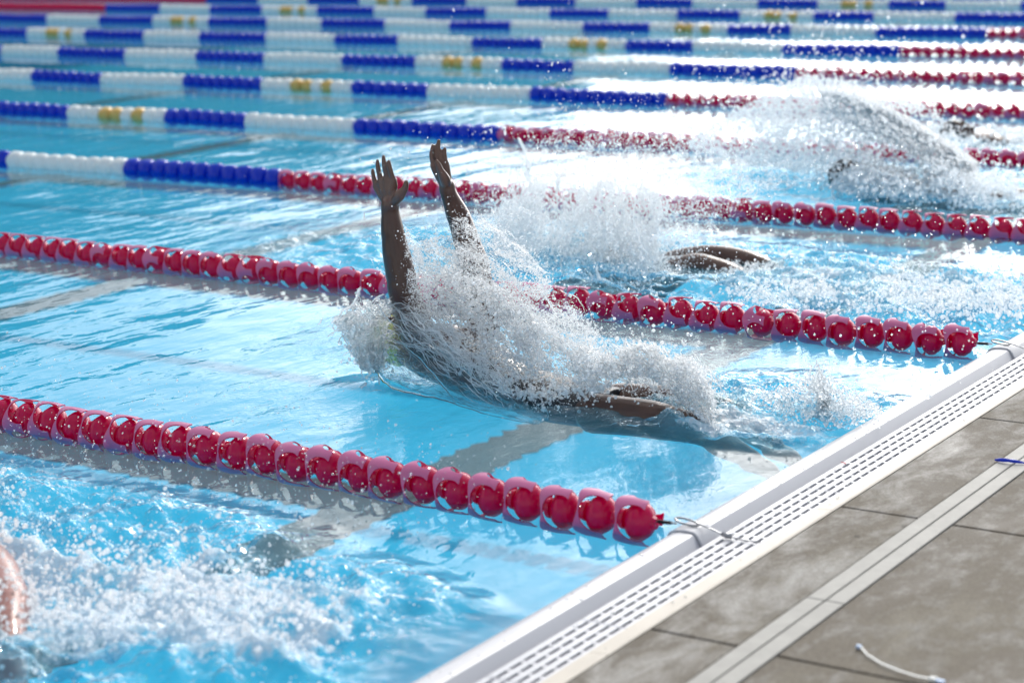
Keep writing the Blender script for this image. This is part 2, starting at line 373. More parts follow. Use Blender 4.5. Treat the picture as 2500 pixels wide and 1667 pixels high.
# ------------------------------------------------------------------ deck
ground = MB(); ground.box(-60, 30, -20, Y0-.3, -.4, .02); ground.box(-60, FARX-.3, Y0-.3, 60, -.4, .02); ground.box(.3, 30, Y0-.3, 60, -.4, -.03); ground.box(FARX-.3, .3, Y1+.3, 60, -.4, .02)
ground.box(.0, .3, Y0-.3, GY0, -.4, .02); ground.box(.0, .3, GY1, 60, -.4, .02)
o_ = ground.build('ground', CONC); tag(o_, kind='structure')
deck = empty('pool_deck'); tag(deck, kind='structure')
def slab(x0, x1, y0, y1):
    mb = MB(); g = .004; mb.box(x0, x1, y0+g, y1-g, -.029, .028); o = mb.build('concrete_slab', CONC, deck)
    b = o.modifiers.new('b', 'BEVEL'); b.width = .004; b.segments = 2
JY = -.722
for k in range(-2, 9):
    slab(.304, .534, JY+1.105*k, JY+1.105*(k+1)); slab(.640, 2.6, JY+1.105*k-.012, JY+1.105*(k+1)-.012); 
mb = MB(); mb.box(.301, 2.6, -3.2, 9.3, -.0285, -.004); o_ = mb.build('joint_bed', MORTAR, deck)
strip = empty('deck_drain'); tag(strip, 'pale plastic deck drain strip with a thin centre slot between concrete slabs', 'drain')
for (a, b_) in ((.537, .5845), (.5885, .637)):
    for (q0, q1) in ((-3.1, -.35), (-.348, 2.45), (2.452, 9.2)):
        mb = MB(); mb.box(a, b_, q0, q1, -.028, .030); mb.build('drain_rail', RAIL, strip, bevel=.0025)
mb = MB(); mb.box(.5846, .5884, -3.1, 9.2, -.028, -.002); mb.build('drain_channel', MORTAR, strip)

# ------------------------------------------------------------------ lane ropes
SP, RAD = .1207, .0690
def disc_shell():
    # waved tubular shell: windows cut between a ribbon that snakes round the axis
    NT, NX = 144, 30; L = SP*.95
    bm = bmesh.new(); v = {}
    def keep(th, u):
        ph = (th*3/(2*math.pi)) % 1.0
        uu = u-.16*(ph-.5)                       # windows lean along the shell
        if abs((ph-.5)/.40)**2.3+abs((uu-.14)/.43)**2.3 < 1: return False
        e = min(ph, 1-ph)
        if u > .5-.14*(.5+.5*math.cos(2*math.pi*ph)): return False      # rim dips between the windows
        if u < -.5+.16*(.5-.5*math.cos(2*math.pi*ph)): return False     # tongues on the other rim
        return True
    rr = lambda u: RAD*(1-.05*(2*u)**2)
    for i in range(NT):
        for j in range(NX+1):
            th = 2*math.pi*i/NT; u = -.5+j/NX
            v[i, j] = bm.verts.new((u*L, rr(u)*math.cos(th), rr(u)*math.sin(th)))
    for i in range(NT):
        for j in range(NX):
            if keep(2*math.pi*(i+.5)/NT, -.5+(j+.5)/NX):
                bm.faces.new((v[i, j], v[i, j+1], v[(i+1) % NT, j+1], v[(i+1) % NT, j]))
    bmesh.ops.delete(bm, geom=[q for q in bm.verts if not q.link_faces], context='VERTS')
    for _ in range(7):
        bd = [q for q in bm.verts if any(e.is_boundary for e in q.link_edges)]
        mv = {}
        for q in bd:
            nb = [e.other_vert(q) for e in q.link_edges if e.is_boundary]
            if len(nb) == 2: mv[q] = (q.co*.4+(nb[0].co+nb[1].co)*.3)
        for q, c in mv.items(): q.co = c
    r = bmesh.ops.solidify(bm, geom=bm.faces[:], thickness=-.0035)
    bmesh.ops.recalc_face_normals(bm, faces=bm.faces)
    for f in bm.faces:
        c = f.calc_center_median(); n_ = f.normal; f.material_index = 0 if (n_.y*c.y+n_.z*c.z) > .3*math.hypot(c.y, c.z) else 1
    me = bpy.data.meshes.new('float_shell'); bm.to_mesh(me); bm.free(); me.shade_smooth(); me.set_sharp_from_angle(angle=R(40)); return me
def lathe_x(P, n=28, name='lathe'):
    mb = MB(); b = 0
    for (x, r) in P:
        for k in range(n): a = 2*math.pi*k/n; mb.v.append((x, r*math.cos(a), r*math.sin(a)))
    for i in range(len(P)-1):
        for k in range(n): mb.f.append((i*n+k, (i+1)*n+k, (i+1)*n+(k+1) % n, i*n+(k+1) % n))
    me = mb.mesh(name); me.shade_smooth(); me.set_sharp_from_angle(angle=R(35)); return me
def join_me(name, parts):
    bm = bmesh.new()
    for p in parts: bm.from_mesh(p)
    me = bpy.data.meshes.new(name); bm.to_mesh(me); bm.free(); me.shade_smooth(); me.set_sharp_from_angle(angle=R(40)); return me
L_ = SP
core = lathe_x([(-.47*L_, .003), (-.47*L_, .024), (-.44*L_, .029), (-.33*L_, .030), (-.30*L_, .022), (-.22*L_, .016), (-.16*L_, .022), (-.22*L_, .034), (-.17*L_, .046), (-.02*L_, .0570), (.13*L_, .0555), (.29*L_, .041), (.38*L_, .020), (.47*L_, .016), (.47*L_, .003)], 24, 'core')
web = lathe_x([(.02*L_, .055), (.02*L_, RAD-.002), (.05*L_, RAD-.002), (.05*L_, .055)], 28, 'web')
shell_hi = disc_shell()
# cheaper float for the ropes far away: closed waved drum
def drum():
    P = [(-.48*L_, .012), (-.47*L_, .045), (-.40*L_, .062), (-.2*L_, RAD), (.15*L_, RAD), (.34*L_, .060), (.42*L_, .040), (.48*L_, .012)]
    mb = MB(); n = 16
    for (x, r) in P:
        for k in range(n):
            a = 2*math.pi*k/n; q = r*(1+.06*math.cos(4*a+x*30)); mb.v.append((x, q*math.cos(a), q*math.sin(a)))
    for i in range(len(P)-1):
        for k in range(n): mb.f.append((i*n+k, (i+1)*n+k, (i+1)*n+(k+1) % n, i*n+(k+1) % n))
    me = mb.mesh('float_drum'); me.shade_smooth(); return me
drum_me = drum()
def float_mesh(kind, outer, inner=None):
    if kind == 'hi':
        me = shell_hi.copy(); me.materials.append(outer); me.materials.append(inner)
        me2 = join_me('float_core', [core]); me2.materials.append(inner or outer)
        return me, me2
    me = drum_me.copy(); me.materials.append(outer); return me, None
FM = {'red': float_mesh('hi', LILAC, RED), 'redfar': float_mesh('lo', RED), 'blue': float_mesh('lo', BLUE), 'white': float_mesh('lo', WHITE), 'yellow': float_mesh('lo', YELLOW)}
def colour_at(x):
    a = -x
    if a > 27.5-5.9: return 'redfar'
    if abs(a-9.22) < .25 and (int((a-8.97)/SP) % 3 != 1): return 'yellow'
    if abs(a-17.6) < .25 and (int((a-17.35)/SP) % 3 != 1): return 'yellow'
    b = [5.55, 6.79, 7.93, 8.73, 9.80, 10.82, 11.88, 12.90, 13.97, 15.0, 16.05, 17.11, 18.14, 19.3, 20.4, 21.6]
    i = sum(1 for q in b if a > q)
    return 'red' if i == 0 else ('blue' if i % 2 == 1 else 'white')
NAMES = ['magenta lane rope nearest the camera, clipped to the gutter beside the foam',
 'magenta lane rope passing behind the raised arms to the gutter at right',
 'lane rope changing from white to blue to magenta behind the raised hands',
 'lane rope just above the fingertips, blue and magenta with two yellow floats at left',
 'fifth lane rope from the front, blue run followed by red floats beyond the spray',
 'sixth lane rope from the front, blue and white blocks fading into the glare',
 'seventh lane rope from the front, crossing the teal water at upper left',
 'eighth lane rope from the front, blue and white blocks high in the view',
 'ninth lane rope from the front, with magenta floats showing at its far left',
 'tenth lane rope from the front, long magenta run at the top left corner',
 'farthest lane rope of all, just cut by the top edge']
XV = [-2.9, -5.8, -8.6, -11.3, -14.0, -16.7, -19.4, -22.1, -24.7, -27.4, -27.4]
for k in range(11):
    Y = 2.5*k
    rope = empty('lane_rope', (0, Y, 0)); tag(rope, NAMES[k], 'lane rope', 'floating lane ropes dividing the pool')
    n = int((-XV[k]-.08)/SP); x = -.14
    z0 = .030
    mb = MB(); mb.tube([(-.03, 0, .034), (XV[k], 0, z0)], .003, 6); mb.build('cable', STEEL, rope)
    for i in range(n):
        x = -.14-SP*i
        if k >= 3 and x > -1.0-.5*(k-2): continue       # outside the frame at right
        c = colour_at(x)
        if k >= 4 and c == 'red': key = 'redhi'
        me, me2 = FM[c]
        sag = .012*math.sin(x*1.3+k*2)*min(1, -x/2)
        o = obj('float', me, parent=rope)
        ang = -.30+.45*math.sin(i*.23+k*1.7)+rnd.uniform(-.2, .2)+(1.05 if rnd.random() < .12 else 0); tw = rnd.uniform(-.03, .03)
        o.location = (x+rnd.uniform(-.004, .004), sag+rnd.uniform(-.003, .003), z0+.004*math.sin(x*3.1+k)+rnd.uniform(-.004, .004)); o.rotation_euler = (ang, rnd.uniform(-.07, .07), tw*2)
        if me2:
            q = obj('float_core', me2, parent=o)
# end fittings of the two ropes whose ends are in view
def fitting(k):
    rope = [o for o in COL.objects if o.name.startswith('lane_rope') and abs(o.location.y-2.5*k) < .01][0]
    mb = MB(); mb.tube([(-.075, 0, .034), (-.035, 0, .036)], .0055, 10); mb.build('sleeve', BLACKP, rope, True)
    mb = MB(); pts = []
    for i in range(15): a = 2*math.pi*i/14; pts.append((-.027+.010*math.cos(a), .004*math.sin(a), .037+.001*math.sin(a)))
    mb.tube(pts, .0016, 6, False); mb.build('thimble', STEEL, rope, True)
    mb = MB(); pts = []
    for i in range(29):
        a = 2*math.pi*i/28; cx = math.cos(a); ww = .0105-.003*cx
        pts.append((.015+.036*cx, ww*math.sin(a)*.9, .047-.004*cx+.004*math.sin(a)))
    mb.tube(pts, .0034, 8, False); mb.build('carabiner', STEEL, rope, True)
    mb = MB(); mb.tube([(.047, .001, .046), (.085, .002, .038), (.125, .003, .026), (.18, .004, .020), (.238, .004, .0215)], .0022, 8); mb.build('hook_cable', STEEL, rope, True)
    mb = MB(); mb.tube([(.122, .003, .0275), (.150, .0035, .0245)], .0075, 8); mb.build('crimp', STEEL, rope, True)
fitting(0); fitting(1)
# ------------------------------------------------------------------ trees beyond the far end, seen only mirrored in the water
bm = bmesh.new(); tr_ = random.Random(4)
for i in range(150):
    y = -15+i*.75+tr_.uniform(-1, 1); top = float(np.interp(y, [26, 42, 60, 85], [9.0, 7.2, 4.8, 1.5]))*(1+.12*math.sin(i*.7)+tr_.uniform(-.12, .12)); h = (top-.4)/2; x = -36+tr_.uniform(-2, 2)
    r = bmesh.ops.create_icosphere(bm, subdivisions=2, radius=1)
    for v in r['verts']:
        q = 1+tr_.uniform(-.25, .25); v.co = Vector((x+v.co.x*2.2*q, y+v.co.y*1.9*q, max(-.1, h+v.co.z*(h+.4)*(q if v.co.z < .3 else 1))))
me = bpy.data.meshes.new('treeline'); bm.to_mesh(me); bm.free()
o_ = obj('treeline', me, principled('foliage', (.02, .045, .03), .8, .3, var=(2, .5))); tag(o_, kind='stuff')
#@@PEOPLE@@
# ------------------------------------------------------------------ measuring helper: point of the photograph's ray on the vertical plane y = Y
def at(X, Y, y):
    X, Y = X*2500/2352, Y*2500/2352
    d = fw+rt*((X-1250)/FPX)-upv*((Y-833.5)/FPX)
    t = (y-CAM.y)/d.y
    return CAM+d*t

# ------------------------------------------------------------------ swimmers: one continuous skin each
def skin_mat(name, a, b, rough=.33):
    m = principled(name, a, rough, .35, bump=(150, .0009), coat=.35, sss=.03)
    t = m.node_tree; bs = [n for n in t.nodes if n.type == 'BSDF_PRINCIPLED'][0]
    n = noise_node(t, 9, 5, .6); r = ramp(t, n.outputs[0], [(.3, b), (.7, a)]); t.links.new(r.outputs[0], bs.inputs['Base Color'])
    return m
SKIN_D = skin_mat('dark_wet_skin', (.098, .046, .031), (.058, .027, .019))
def palms(m):
    t = m.node_tree; b = [n for n in t.nodes if n.type == 'BSDF_PRINCIPLED'][0]; src = b.inputs['Base Color'].links[0].from_socket
    tc = N(t, 'ShaderNodeTexCoord'); a = N(t, 'ShaderNodeSeparateXYZ'); t.links.new(tc.outputs['Object'], a.inputs[0]); c = N(t, 'ShaderNodeSeparateXYZ'); t.links.new(tc.outputs['Normal'], c.inputs[0])
    r1 = N(t, 'ShaderNodeMapRange'); r1.inputs['From Min'].default_value = .66; r1.inputs['From Max'].default_value = .70; t.links.new(a.outputs[2], r1.inputs['Value'])
    r2 = N(t, 'ShaderNodeMapRange'); r2.inputs['From Min'].default_value = -.1; r2.inputs['From Max'].default_value = -.6; t.links.new(c.outputs[1], r2.inputs['Value'])
    mu = N(t, 'ShaderNodeMath', operation='MULTIPLY'); t.links.new(r1.outputs[0], mu.inputs[0]); t.links.new(r2.outputs[0], mu.inputs[1])
    x = N(t, 'ShaderNodeMix', data_type='RGBA'); t.links.new(mu.outputs[0], x.inputs[0]); t.links.new(src, x.inputs[6]); x.inputs[7].default_value = (.17, .09, .066, 1); t.links.new(x.outputs[2], b.inputs['Base Color'])
palms(SKIN_D)
SKIN_M = skin_mat('brown_wet_skin', (.11, .055, .038), (.075, .035, .024))
SKIN_L = skin_mat('light_wet_skin', (.36, .17, .14), (.28, .12, .10))
CAPY = principled('yellow_green_cap', (.55, .62, .06), .3, .5, coat=.3)
CAPK = principled('black_cap', (.012, .014, .018), .3, .5, coat=.3, var=(25, 3))
SUIT = principled('black_swimsuit', (.012, .014, .02), .35, .5, bump=(150, .001))
def ell(bm, c, r, rot=None, sub=3):
    g = bmesh.ops.create_icosphere(bm, subdivisions=sub, radius=1)
    for v in g['verts']:
        p = Vector((v.co.x*r[0], v.co.y*r[1], v.co.z*r[2]))
        if rot: p.rotate(rot)
        v.co = Vector(c)+p
def chain(bm, pts, rad, flat=None, n=18):
    """a tapered limb through the points; flat = (axis, factor) squashes the section"""
    P = [Vector(p) for p in pts]; Q = []; RR = []
    for i in range(len(P)-1):
        for j in range(8):
            t = j/8; p0 = P[max(i-1, 0)]; p3 = P[min(i+2, len(P)-1)]
            q = .5*((2*P[i])+(P[i+1]-p0)*t+(2*p0-5*P[i]+4*P[i+1]-p3)*t*t+(3*P[i]-p0-3*P[i+1]+p3)*t**3)
            tt = t*t*(3-2*t); Q.append(q); RR.append(rad[i]*(1-tt)+rad[i+1]*tt)
    Q.append(P[-1]); RR.append(rad[-1])
    mb = MB(); mb.tube(Q, RR, n); me = mb.mesh('tmp')
    bm.from_mesh(me); bpy.data.meshes.remove(me)
    for p, r in ((Q[0], RR[0]), (Q[-1], RR[-1])): ell(bm, p, (r, r, r), sub=2)
def finger(bm, base, tip, r, bend):
    base, tip = Vector(base), Vector(tip); d = tip-base; b = Vector(bend)
    chain(bm, [base-d*.25, base, base+d*.42+b*.7, base+d*.75+b*.7, tip], [r*1.15, r*1.12, r*.98, r*.9, r*.72], n=12)
def torso_bm(pts, rx, ry, ydir=Vector((0, 1, 0))):
    """elliptic trunk along pts; rx = half depth, ry = half width along ydir"""
    P = [Vector(p) for p in pts]; bm = bmesh.new(); n = 32; rings = []; m_ = len(P)
    Q = []; A = []; B = []
    for i in range(m_-1):
        for j in range(6):
            t = j/6; p0 = P[max(i-1, 0)]; p3 = P[min(i+2, m_-1)]
            Q.append(.5*((2*P[i])+(P[i+1]-p0)*t+(2*p0-5*P[i]+4*P[i+1]-p3)*t*t+(3*P[i]-p0-3*P[i+1]+p3)*t**3))
            A.append(rx[i]*(1-t)+rx[i+1]*t); B.append(ry[i]*(1-t)+ry[i+1]*t)
    Q.append(P[-1]); A.append(rx[-1]); B.append(ry[-1])
    for i, q in enumerate(Q):
        t = (Q[min(i+1, len(Q)-1)]-Q[max(i-1, 0)]).normalized(); y_ = (ydir-t*ydir.dot(t)).normalized(); u = t.cross(y_)
        rings.append([bm.verts.new(q+y_*B[i]*math.cos(2*math.pi*k/n)+u*A[i]*math.sin(2*math.pi*k/n)) for k in range(n)])
    for i in range(len(rings)-1):
        for k in range(n): bm.faces.new((rings[i][k], rings[i][(k+1) % n], rings[i+1][(k+1) % n], rings[i+1][k]))
    bm.faces.new(rings[0][::-1]); bm.faces.new(rings[-1]); bmesh.ops.recalc_face_normals(bm, faces=bm.faces)
    return bm
def finish(name, bm, m_, vox, parent=None, sm=4):
    me = bpy.data.meshes.new(name); bm.to_mesh(me); bm.free(); o = obj(name, me, m_, parent)
    r = o.modifiers.new('r', 'REMESH'); r.mode = 'VOXEL'; r.voxel_size = vox; r.use_smooth_shade = True
    s_ = o.modifiers.new('s', 'SMOOTH'); s_.iterations = sm; s_.factor = .5
    return o
def head(bm, c, crown, face, r=.095, ears=True):
    """c centre, crown = direction of the top of the head, face = direction of the face"""
    cr = Vector(crown).normalized(); fa = Vector(face); fa = (fa-cr*fa.dot(cr)).normalized(); sd_ = cr.cross(fa)
    M = Matrix((sd_, fa, cr)).transposed(); q = M.to_quaternion(); P = lambda a, b, d: Vector(c)+sd_*a+fa*b+cr*d
    ell(bm, P(0, -.012, .025), (.076, .095, .092), q); ell(bm, P(0, .02, -.045), (.058, .066, .075), q)
    ell(bm, P(0, .088, -.03), (.012, .018, .022), q, 2); ell(bm, P(0, .078, -.012), (.009, .016, .028), q, 2)      # nose
    ell(bm, P(0, .076, -.072), (.026, .012, .011), q, 2); ell(bm, P(0, .062, -.105), (.028, .024, .022), q, 2)     # mouth, chin
    for s_ in (-1, 1):
        ell(bm, P(s_*.031, .078, .004), (.020, .010, .008), q, 2); ell(bm, P(s_*.032, .076, -.014), (.013, .010, .009), q, 2)
        ell(bm, P(s_*.076, -.008, -.025), (.009, .020, .033), q, 2)
    return q, P
def cap(parent, q, P, m_, name='swim_cap'):
    bm = bmesh.new(); g = bmesh.ops.create_icosphere(bm, subdivisions=5, radius=1)
    for v in g['verts']:
        p = Vector((v.co.x*.082, v.co.y*.101, v.co.z*.098)); w_ = .0012*math.sin(v.co.x*22+v.co.y*9)
        v.co = p*(1+w_*6)
    bmesh.ops.delete(bm, geom=[v for v in bm.verts if v.co.z < -.012-.25*v.co.y*-1*.3 - .02*(v.co.y < 0)], context='VERTS')
    for v in bm.verts: p = v.co.copy(); p.rotate(q); v.co = P(0, -.012, .025)+p
    me = bpy.data.meshes.new(name); bm.to_mesh(me); bm.free(); return obj(name, me, m_, parent, True)

# --- main swimmer, just off the wall on the back, both arms thrown overhead
s1 = empty('person', (-1.0, 1.2, 0)); tag(s1, 'backstroke swimmer arching out of the water with both arms raised, hands open, yellow-green cap', 'person')
def L1(p): return Vector(p)
bm = bmesh.new()
yN, yF, yc = 1.0, 1.38, 1.19
shN = at(972, 790, 1.03); shF = at(1112, 742, 1.36)
# near arm
wN = at(896, 484, yN); eN = at(922, 640, yN)
chain(bm, [shN, eN+Vector((.012, 0, -.06)), eN, at(912, 590, yN), at(903, 540, yN), wN, at(897, 468, yN)], [.066, .056, .054, .051, .043, .0325, .0330])
# far arm
wF = at(1031, 446, yF); eF = at(1088, 600, yF)
chain(bm, [shF, eF+Vector((.012, 0, -.06)), eF, at(1074, 560, yF), at(1056, 505, yF), wF, at(1027, 428, yF)], [.064, .056, .054, .051, .045, .0315, .0315])
# near hand: palm towards the camera
def pal(bm, a, b, ra, rb, thick, y_off=0):
    pass
def hand(bm, wrist, bases, tips, tbase, tmid, ttip, r=.0102, bend=(0, -.004, 0)):
    # palm from overlapping flattened pads between wrist and knuckles
    w_ = Vector(wrist)
    for b in bases: chain(bm, [w_+(Vector(b)-w_)*.10, w_+(Vector(b)-w_)*.55, Vector(b)], [.0195, .0185, .0140], n=12)
    for i in range(len(bases)-1):
        q = (Vector(bases[i])+Vector(bases[i+1]))*.5; chain(bm, [w_+(q-w_)*.35, q], [.0185, .0135], n=12)
    for b, t in zip(bases, tips): finger(bm, b, t, r if b is not bases[-1] else r*.88, bend)
    chain(bm, [w_+(Vector(tbase)-w_)*.2, Vector(tbase), Vector(tmid)], [.018, .0205, .0135], n=12)
    chain(bm, [Vector(tmid), (Vector(tmid)+Vector(ttip))*.5+Vector((.002, 0, 0)), Vector(ttip)], [.0125, .0115, .0085], n=12)
Y = yN
hand(bm, at(897, 474, Y), [at(904, 416, Y), at(889, 411, Y), at(875, 416, Y+.004), at(864, 428, Y+.01)],
     [at(893, 371, Y-.005), at(881, 360, Y-.004), at(867, 370, Y), at(856, 390, Y+.006)],
     at(917, 450, Y-.012), at(929, 436, Y-.01), at(933, 418, Y-.012))
Y = yF
hand(bm, at(1028, 436, Y), [at(1024, 376, Y+.012), at(1010, 375, Y), at(999, 377, Y-.016), at(996, 382, Y-.036)],
     [at(1022, 342, Y+.014), at(1008, 323, Y+.002), at(994, 335, Y-.016), at(991, 346, Y-.036)],
     at(1022, 412, Y-.030), at(1012, 392, Y-.040), at(1003, 371, Y-.040), bend=(-.004, -.002, 0))
# head thrown back between the arms
hc = at(915, 772, 1.17)
q1, P1 = head(bm, hc, (-.80, -.05, -.18), (-.15, -.10, 1))
chain(bm, [hc+Vector((.03, 0, -.03)), at(985, 800, yc)], [.052, .058])
# trunk, hips and legs
hip = Vector((-.93, 1.17, -.012))
tp = [at(965, 795, yc), at(1020, 808, yc), at(1110, 852, yc), at(1205, 893, yc), at(1290, 918, yc), hip]
tb = torso_bm(tp, [.072, .098, .090, .072, .070, .062], [.15, .19, .165, .130, .145, .130])
me = bpy.data.meshes.new('t'); tb.to_mesh(me); tb.free(); bm.from_mesh(me); bpy.data.meshes.remove(me)
for s_, dy in ((-1, -.085), (1, .085)):
    hj = hip+Vector((0, dy, 0)); kn = Vector((-.50, 1.17+dy*1.1, -.020)) if s_ < 0 else Vector((-.52, 1.20+dy*1.2, -.012))
    an = Vector((-.31, 1.15+dy*1.0, -.09)); toe = an+Vector((.10, 0, -.06))
    chain(bm, [hj, hj.lerp(kn, .5)+Vector((0, 0, .012)), kn, kn.lerp(an, .35)+Vector((0, 0, -.005)), an], [.070, .066, .050, .048, .032])
    chain(bm, [an+Vector((-.02, 0, -.01)), an+Vector((.05, 0, -.025)), toe], [.032, .030, .018])
    for s2 in (-1, 1): ell(bm, shN if s_ < 0 else shF, (.066, .062, .064), sub=2)
finish('body', bm, SKIN_D, .0042, s1, 5)
cap(s1, q1, P1, CAPY)
tb = torso_bm([at(1075, 836, yc), at(1110, 852, yc), at(1205, 893, yc), at(1290, 918, yc), hip+Vector((.03, 0, 0))], [.097, .096, .078, .076, .068], [.173, .171, .136, .151, .136])
finish('swimsuit', tb, SUIT, .006, s1, 3)

# --- second swimmer, thighs and shins gliding out of the water beyond the second rope
s2 = empty('person', (-2.2, 3.75, 0)); tag(s2, 'swimmer beyond the middle rope showing only two brown legs arching out of the water', 'person')
bm = bmesh.new(); Y = 3.75
chain(bm, [at(1520, 644, Y-.1), at(1588, 612, Y-.1), at(1655, 623, Y-.1), at(1728, 652, Y-.1), at(1795, 700, Y-.1)], [.075, .062, .058, .045, .035])
chain(bm, [at(1535, 612, Y+.1), at(1615, 593, Y+.1), at(1705, 600, Y+.1), at(1795, 633, Y+.1), at(1865, 695, Y+.1)], [.075, .064, .060, .046, .035])
h2 = at(1300, 640, Y)
tb = torso_bm([at(1400, 640, Y), at(1440, 650, Y), at(1510, 655, Y)], [.08, .095, .10], [.18, .15, .16]); me = bpy.data.meshes.new('t'); tb.to_mesh(me); tb.free(); bm.from_mesh(me)
q2, P2 = head(bm, at(1382, 612, Y), (-1, 0, .1), (0, 0, 1)); chain(bm, [at(1382, 618, Y), at(1405, 640, Y)], [.05, .06])
for dy in (-.19, .19): chain(bm, [at(1410, 645, Y+dy), at(1340, 650, Y+dy), at(1280, 660, Y+dy*.8)], [.05, .042, .03])
finish('body', bm, SKIN_M, .008, s2, 4); cap(s2, q2, P2, CAPK)

# --- third and fourth swimmers, dark heads under the arcs of water at upper right
def far_swimmer(Y, hx, hy, lab, capm, sc=1, arm=False):
    s = empty('person', tuple(at(hx, hy, Y))); s.location.z = 0; tag(s, lab, 'person'); bm = bmesh.new(); c = at(hx, hy, Y); c.z = max(c.z, .03)
    off = s.location
    q, P = head(bm, c, (-1, 0, .25), (-.1, 0, 1))
    chain(bm, [c+Vector((.05, 0, -.03)), c+Vector((.15, 0, -.08))], [.055, .07])
    tb = torso_bm([c+Vector((.13, 0, -.07)), c+Vector((.3, 0, -.09)), c+Vector((.55, 0, -.13)), c+Vector((.75, 0, -.14))], [.08, .11, .09, .10], [.16, .19, .15, .17]); me = bpy.data.meshes.new('t'); tb.to_mesh(me); tb.free(); bm.from_mesh(me)
    for s_ in (-1, 1):
        chain(bm, [c+Vector((.72, .09*s_, -.14)), c+Vector((1.1, .1*s_, -.10)), c+Vector((1.5, .1*s_, -.25))], [.085, .058, .035])
        if arm: chain(bm, [c+Vector((.2, .18*s_, -.07)), c+Vector((.0, .30*s_, -.09)), c+Vector((-.24, .26*s_, -.06)), c+Vector((-.38, .2*s_, -.07))], [.055, .045, .032, .03])
    finish('body', bm, SKIN_D, .010, s, 3); cap(s, q, P, capm)
    for ch in s.children: ch.location = -off
far_swimmer(6.3, 1945, 402, 'swimmer with a dark capped head just breaking the surface under the curving sheet of water', CAPK)
far_swimmer(8.7, 2195, 306, 'farthest swimmer, a small dark head in blue water near the right edge', CAPK)
# --- fifth swimmer, light skinned, leg in the foam at lower left
s5 = empty('person', (-1.8, -1.15, 0)); tag(s5, 'light-skinned swimmer in the foam at the lower left, only a blurred pink leg in view', 'person')
bm = bmesh.new()
for P_, r_ in (([(-2.0, -1.05, -.04), (-1.55, -1.15, .02), (-1.24, -1.33, .035), (-1.05, -1.50, .0), (-.88, -1.65, -.10)], [.085, .075, .058, .045, .030]),
               ([(-1.95, -1.20, -.04), (-1.6, -1.42, -.10), (-1.25, -1.60, -.10), (-.8, -1.75, -.2)], [.085, .07, .05, .03])):
    chain(bm, P_, r_)
tb = torso_bm([(-1.9, -1.1, -.05), (-2.15, -1.1, -.06), (-2.4, -1.12, -.04), (-2.55, -1.12, -.04)], [.10, .09, .11, .07], [.17, .15, .19, .12]); me = bpy.data.meshes.new('t'); tb.to_mesh(me); tb.free(); bm.from_mesh(me)
q5, P5 = head(bm, (-2.75, -1.12, -.01), (-1, 0, .1), (0, 0, 1)); chain(bm, [(-2.5, -1.12, -.03), (-2.7, -1.12, -.02)], [.06, .05])
for dy in (-.2, .2): chain(bm, [(-2.5, -1.12+dy, -.03), (-2.8, -1.12+dy*1.2, -.04), (-3.05, -1.12+dy, -.04)], [.05, .04, .03])
finish('body', bm, SKIN_L, .010, s5, 3); cap(s5, q5, P5, CAPK)
for s_ in (s1, s2, s5):
    for ch in s_.children: ch.location = -s_.location

# ------------------------------------------------------------------ splashing water
def glassy(name, white, rough=.02, bump=None, tint=(.98, .995, 1), clear=.5):
    """thin water: Fresnel mirror over part clear film, part refracting bulk, part aerated white"""
    m, t, o = mat(name); L = t.links.new
    def mixs(f, a, b):
        x = N(t, 'ShaderNodeMixShader'); L(a, x.inputs[1]); L(b, x.inputs[2])
        if isinstance(f, (int, float)): x.inputs[0].default_value = f
        else: L(f, x.inputs[0])
        return x.outputs[0]
    re = N(t, 'ShaderNodeBsdfRefraction'); re.inputs['IOR'].default_value = 1.33; re.inputs['Roughness'].default_value = rough; re.inputs['Color'].default_value = (*tint, 1)
    tp = N(t, 'ShaderNodeBsdfTransparent'); tp.inputs[0].default_value = (*tint, 1)
    gl = N(t, 'ShaderNodeBsdfGlossy'); gl.inputs['Roughness'].default_value = .11
    geo = N(t, 'ShaderNodeNewGeometry'); ior = N(t, 'ShaderNodeMapRange'); L(geo.outputs['Backfacing'], ior.inputs['Value'])
    ior.inputs['To Min'].default_value = 1.333; ior.inputs['To Max'].default_value = 1/1.333
    fr = N(t, 'ShaderNodeFresnel'); L(ior.outputs[0], fr.inputs[0])
    d = N(t, 'ShaderNodeBsdfDiffuse'); d.inputs[0].default_value = (.98, .985, .99, 1)
    tl = N(t, 'ShaderNodeBsdfTranslucent'); tl.inputs[0].default_value = (.985, .99, .995, 1)
    body = mixs(clear, re.outputs[0], tp.outputs[0])
    w_ = mixs(white, body, mixs(.78, d.outputs[0], tl.outputs[0]))
    L(mixs(fr.outputs[0], w_, gl.outputs[0]), o.inputs[0])
    if bump:
        n = noise_node(t, bump[0], 3, .6, dist=.4); b = N(t, 'ShaderNodeBump'); b.inputs['Strength'].default_value = 1; b.inputs['Distance'].default_value = bump[1]
        L(n.outputs[0], b.inputs['Height'])
        for x in (re, gl, fr, d): L(b.outputs[0], x.inputs['Normal'])
    return m
DROP = glassy('droplet_water', .30, clear=.45)
SPRAYM = glassy('fine_spray', .62, clear=.95)
DENSE = glassy('aerated_water', .82, clear=.85)
FOAMM = glassy('foam_bubbles', .75, clear=.8)
SHEET = glassy('sheet_water', .06, bump=(45, .006), clear=.7)
CRUMP = glassy('churned_water', .75, bump=(70, .004), clear=.6)

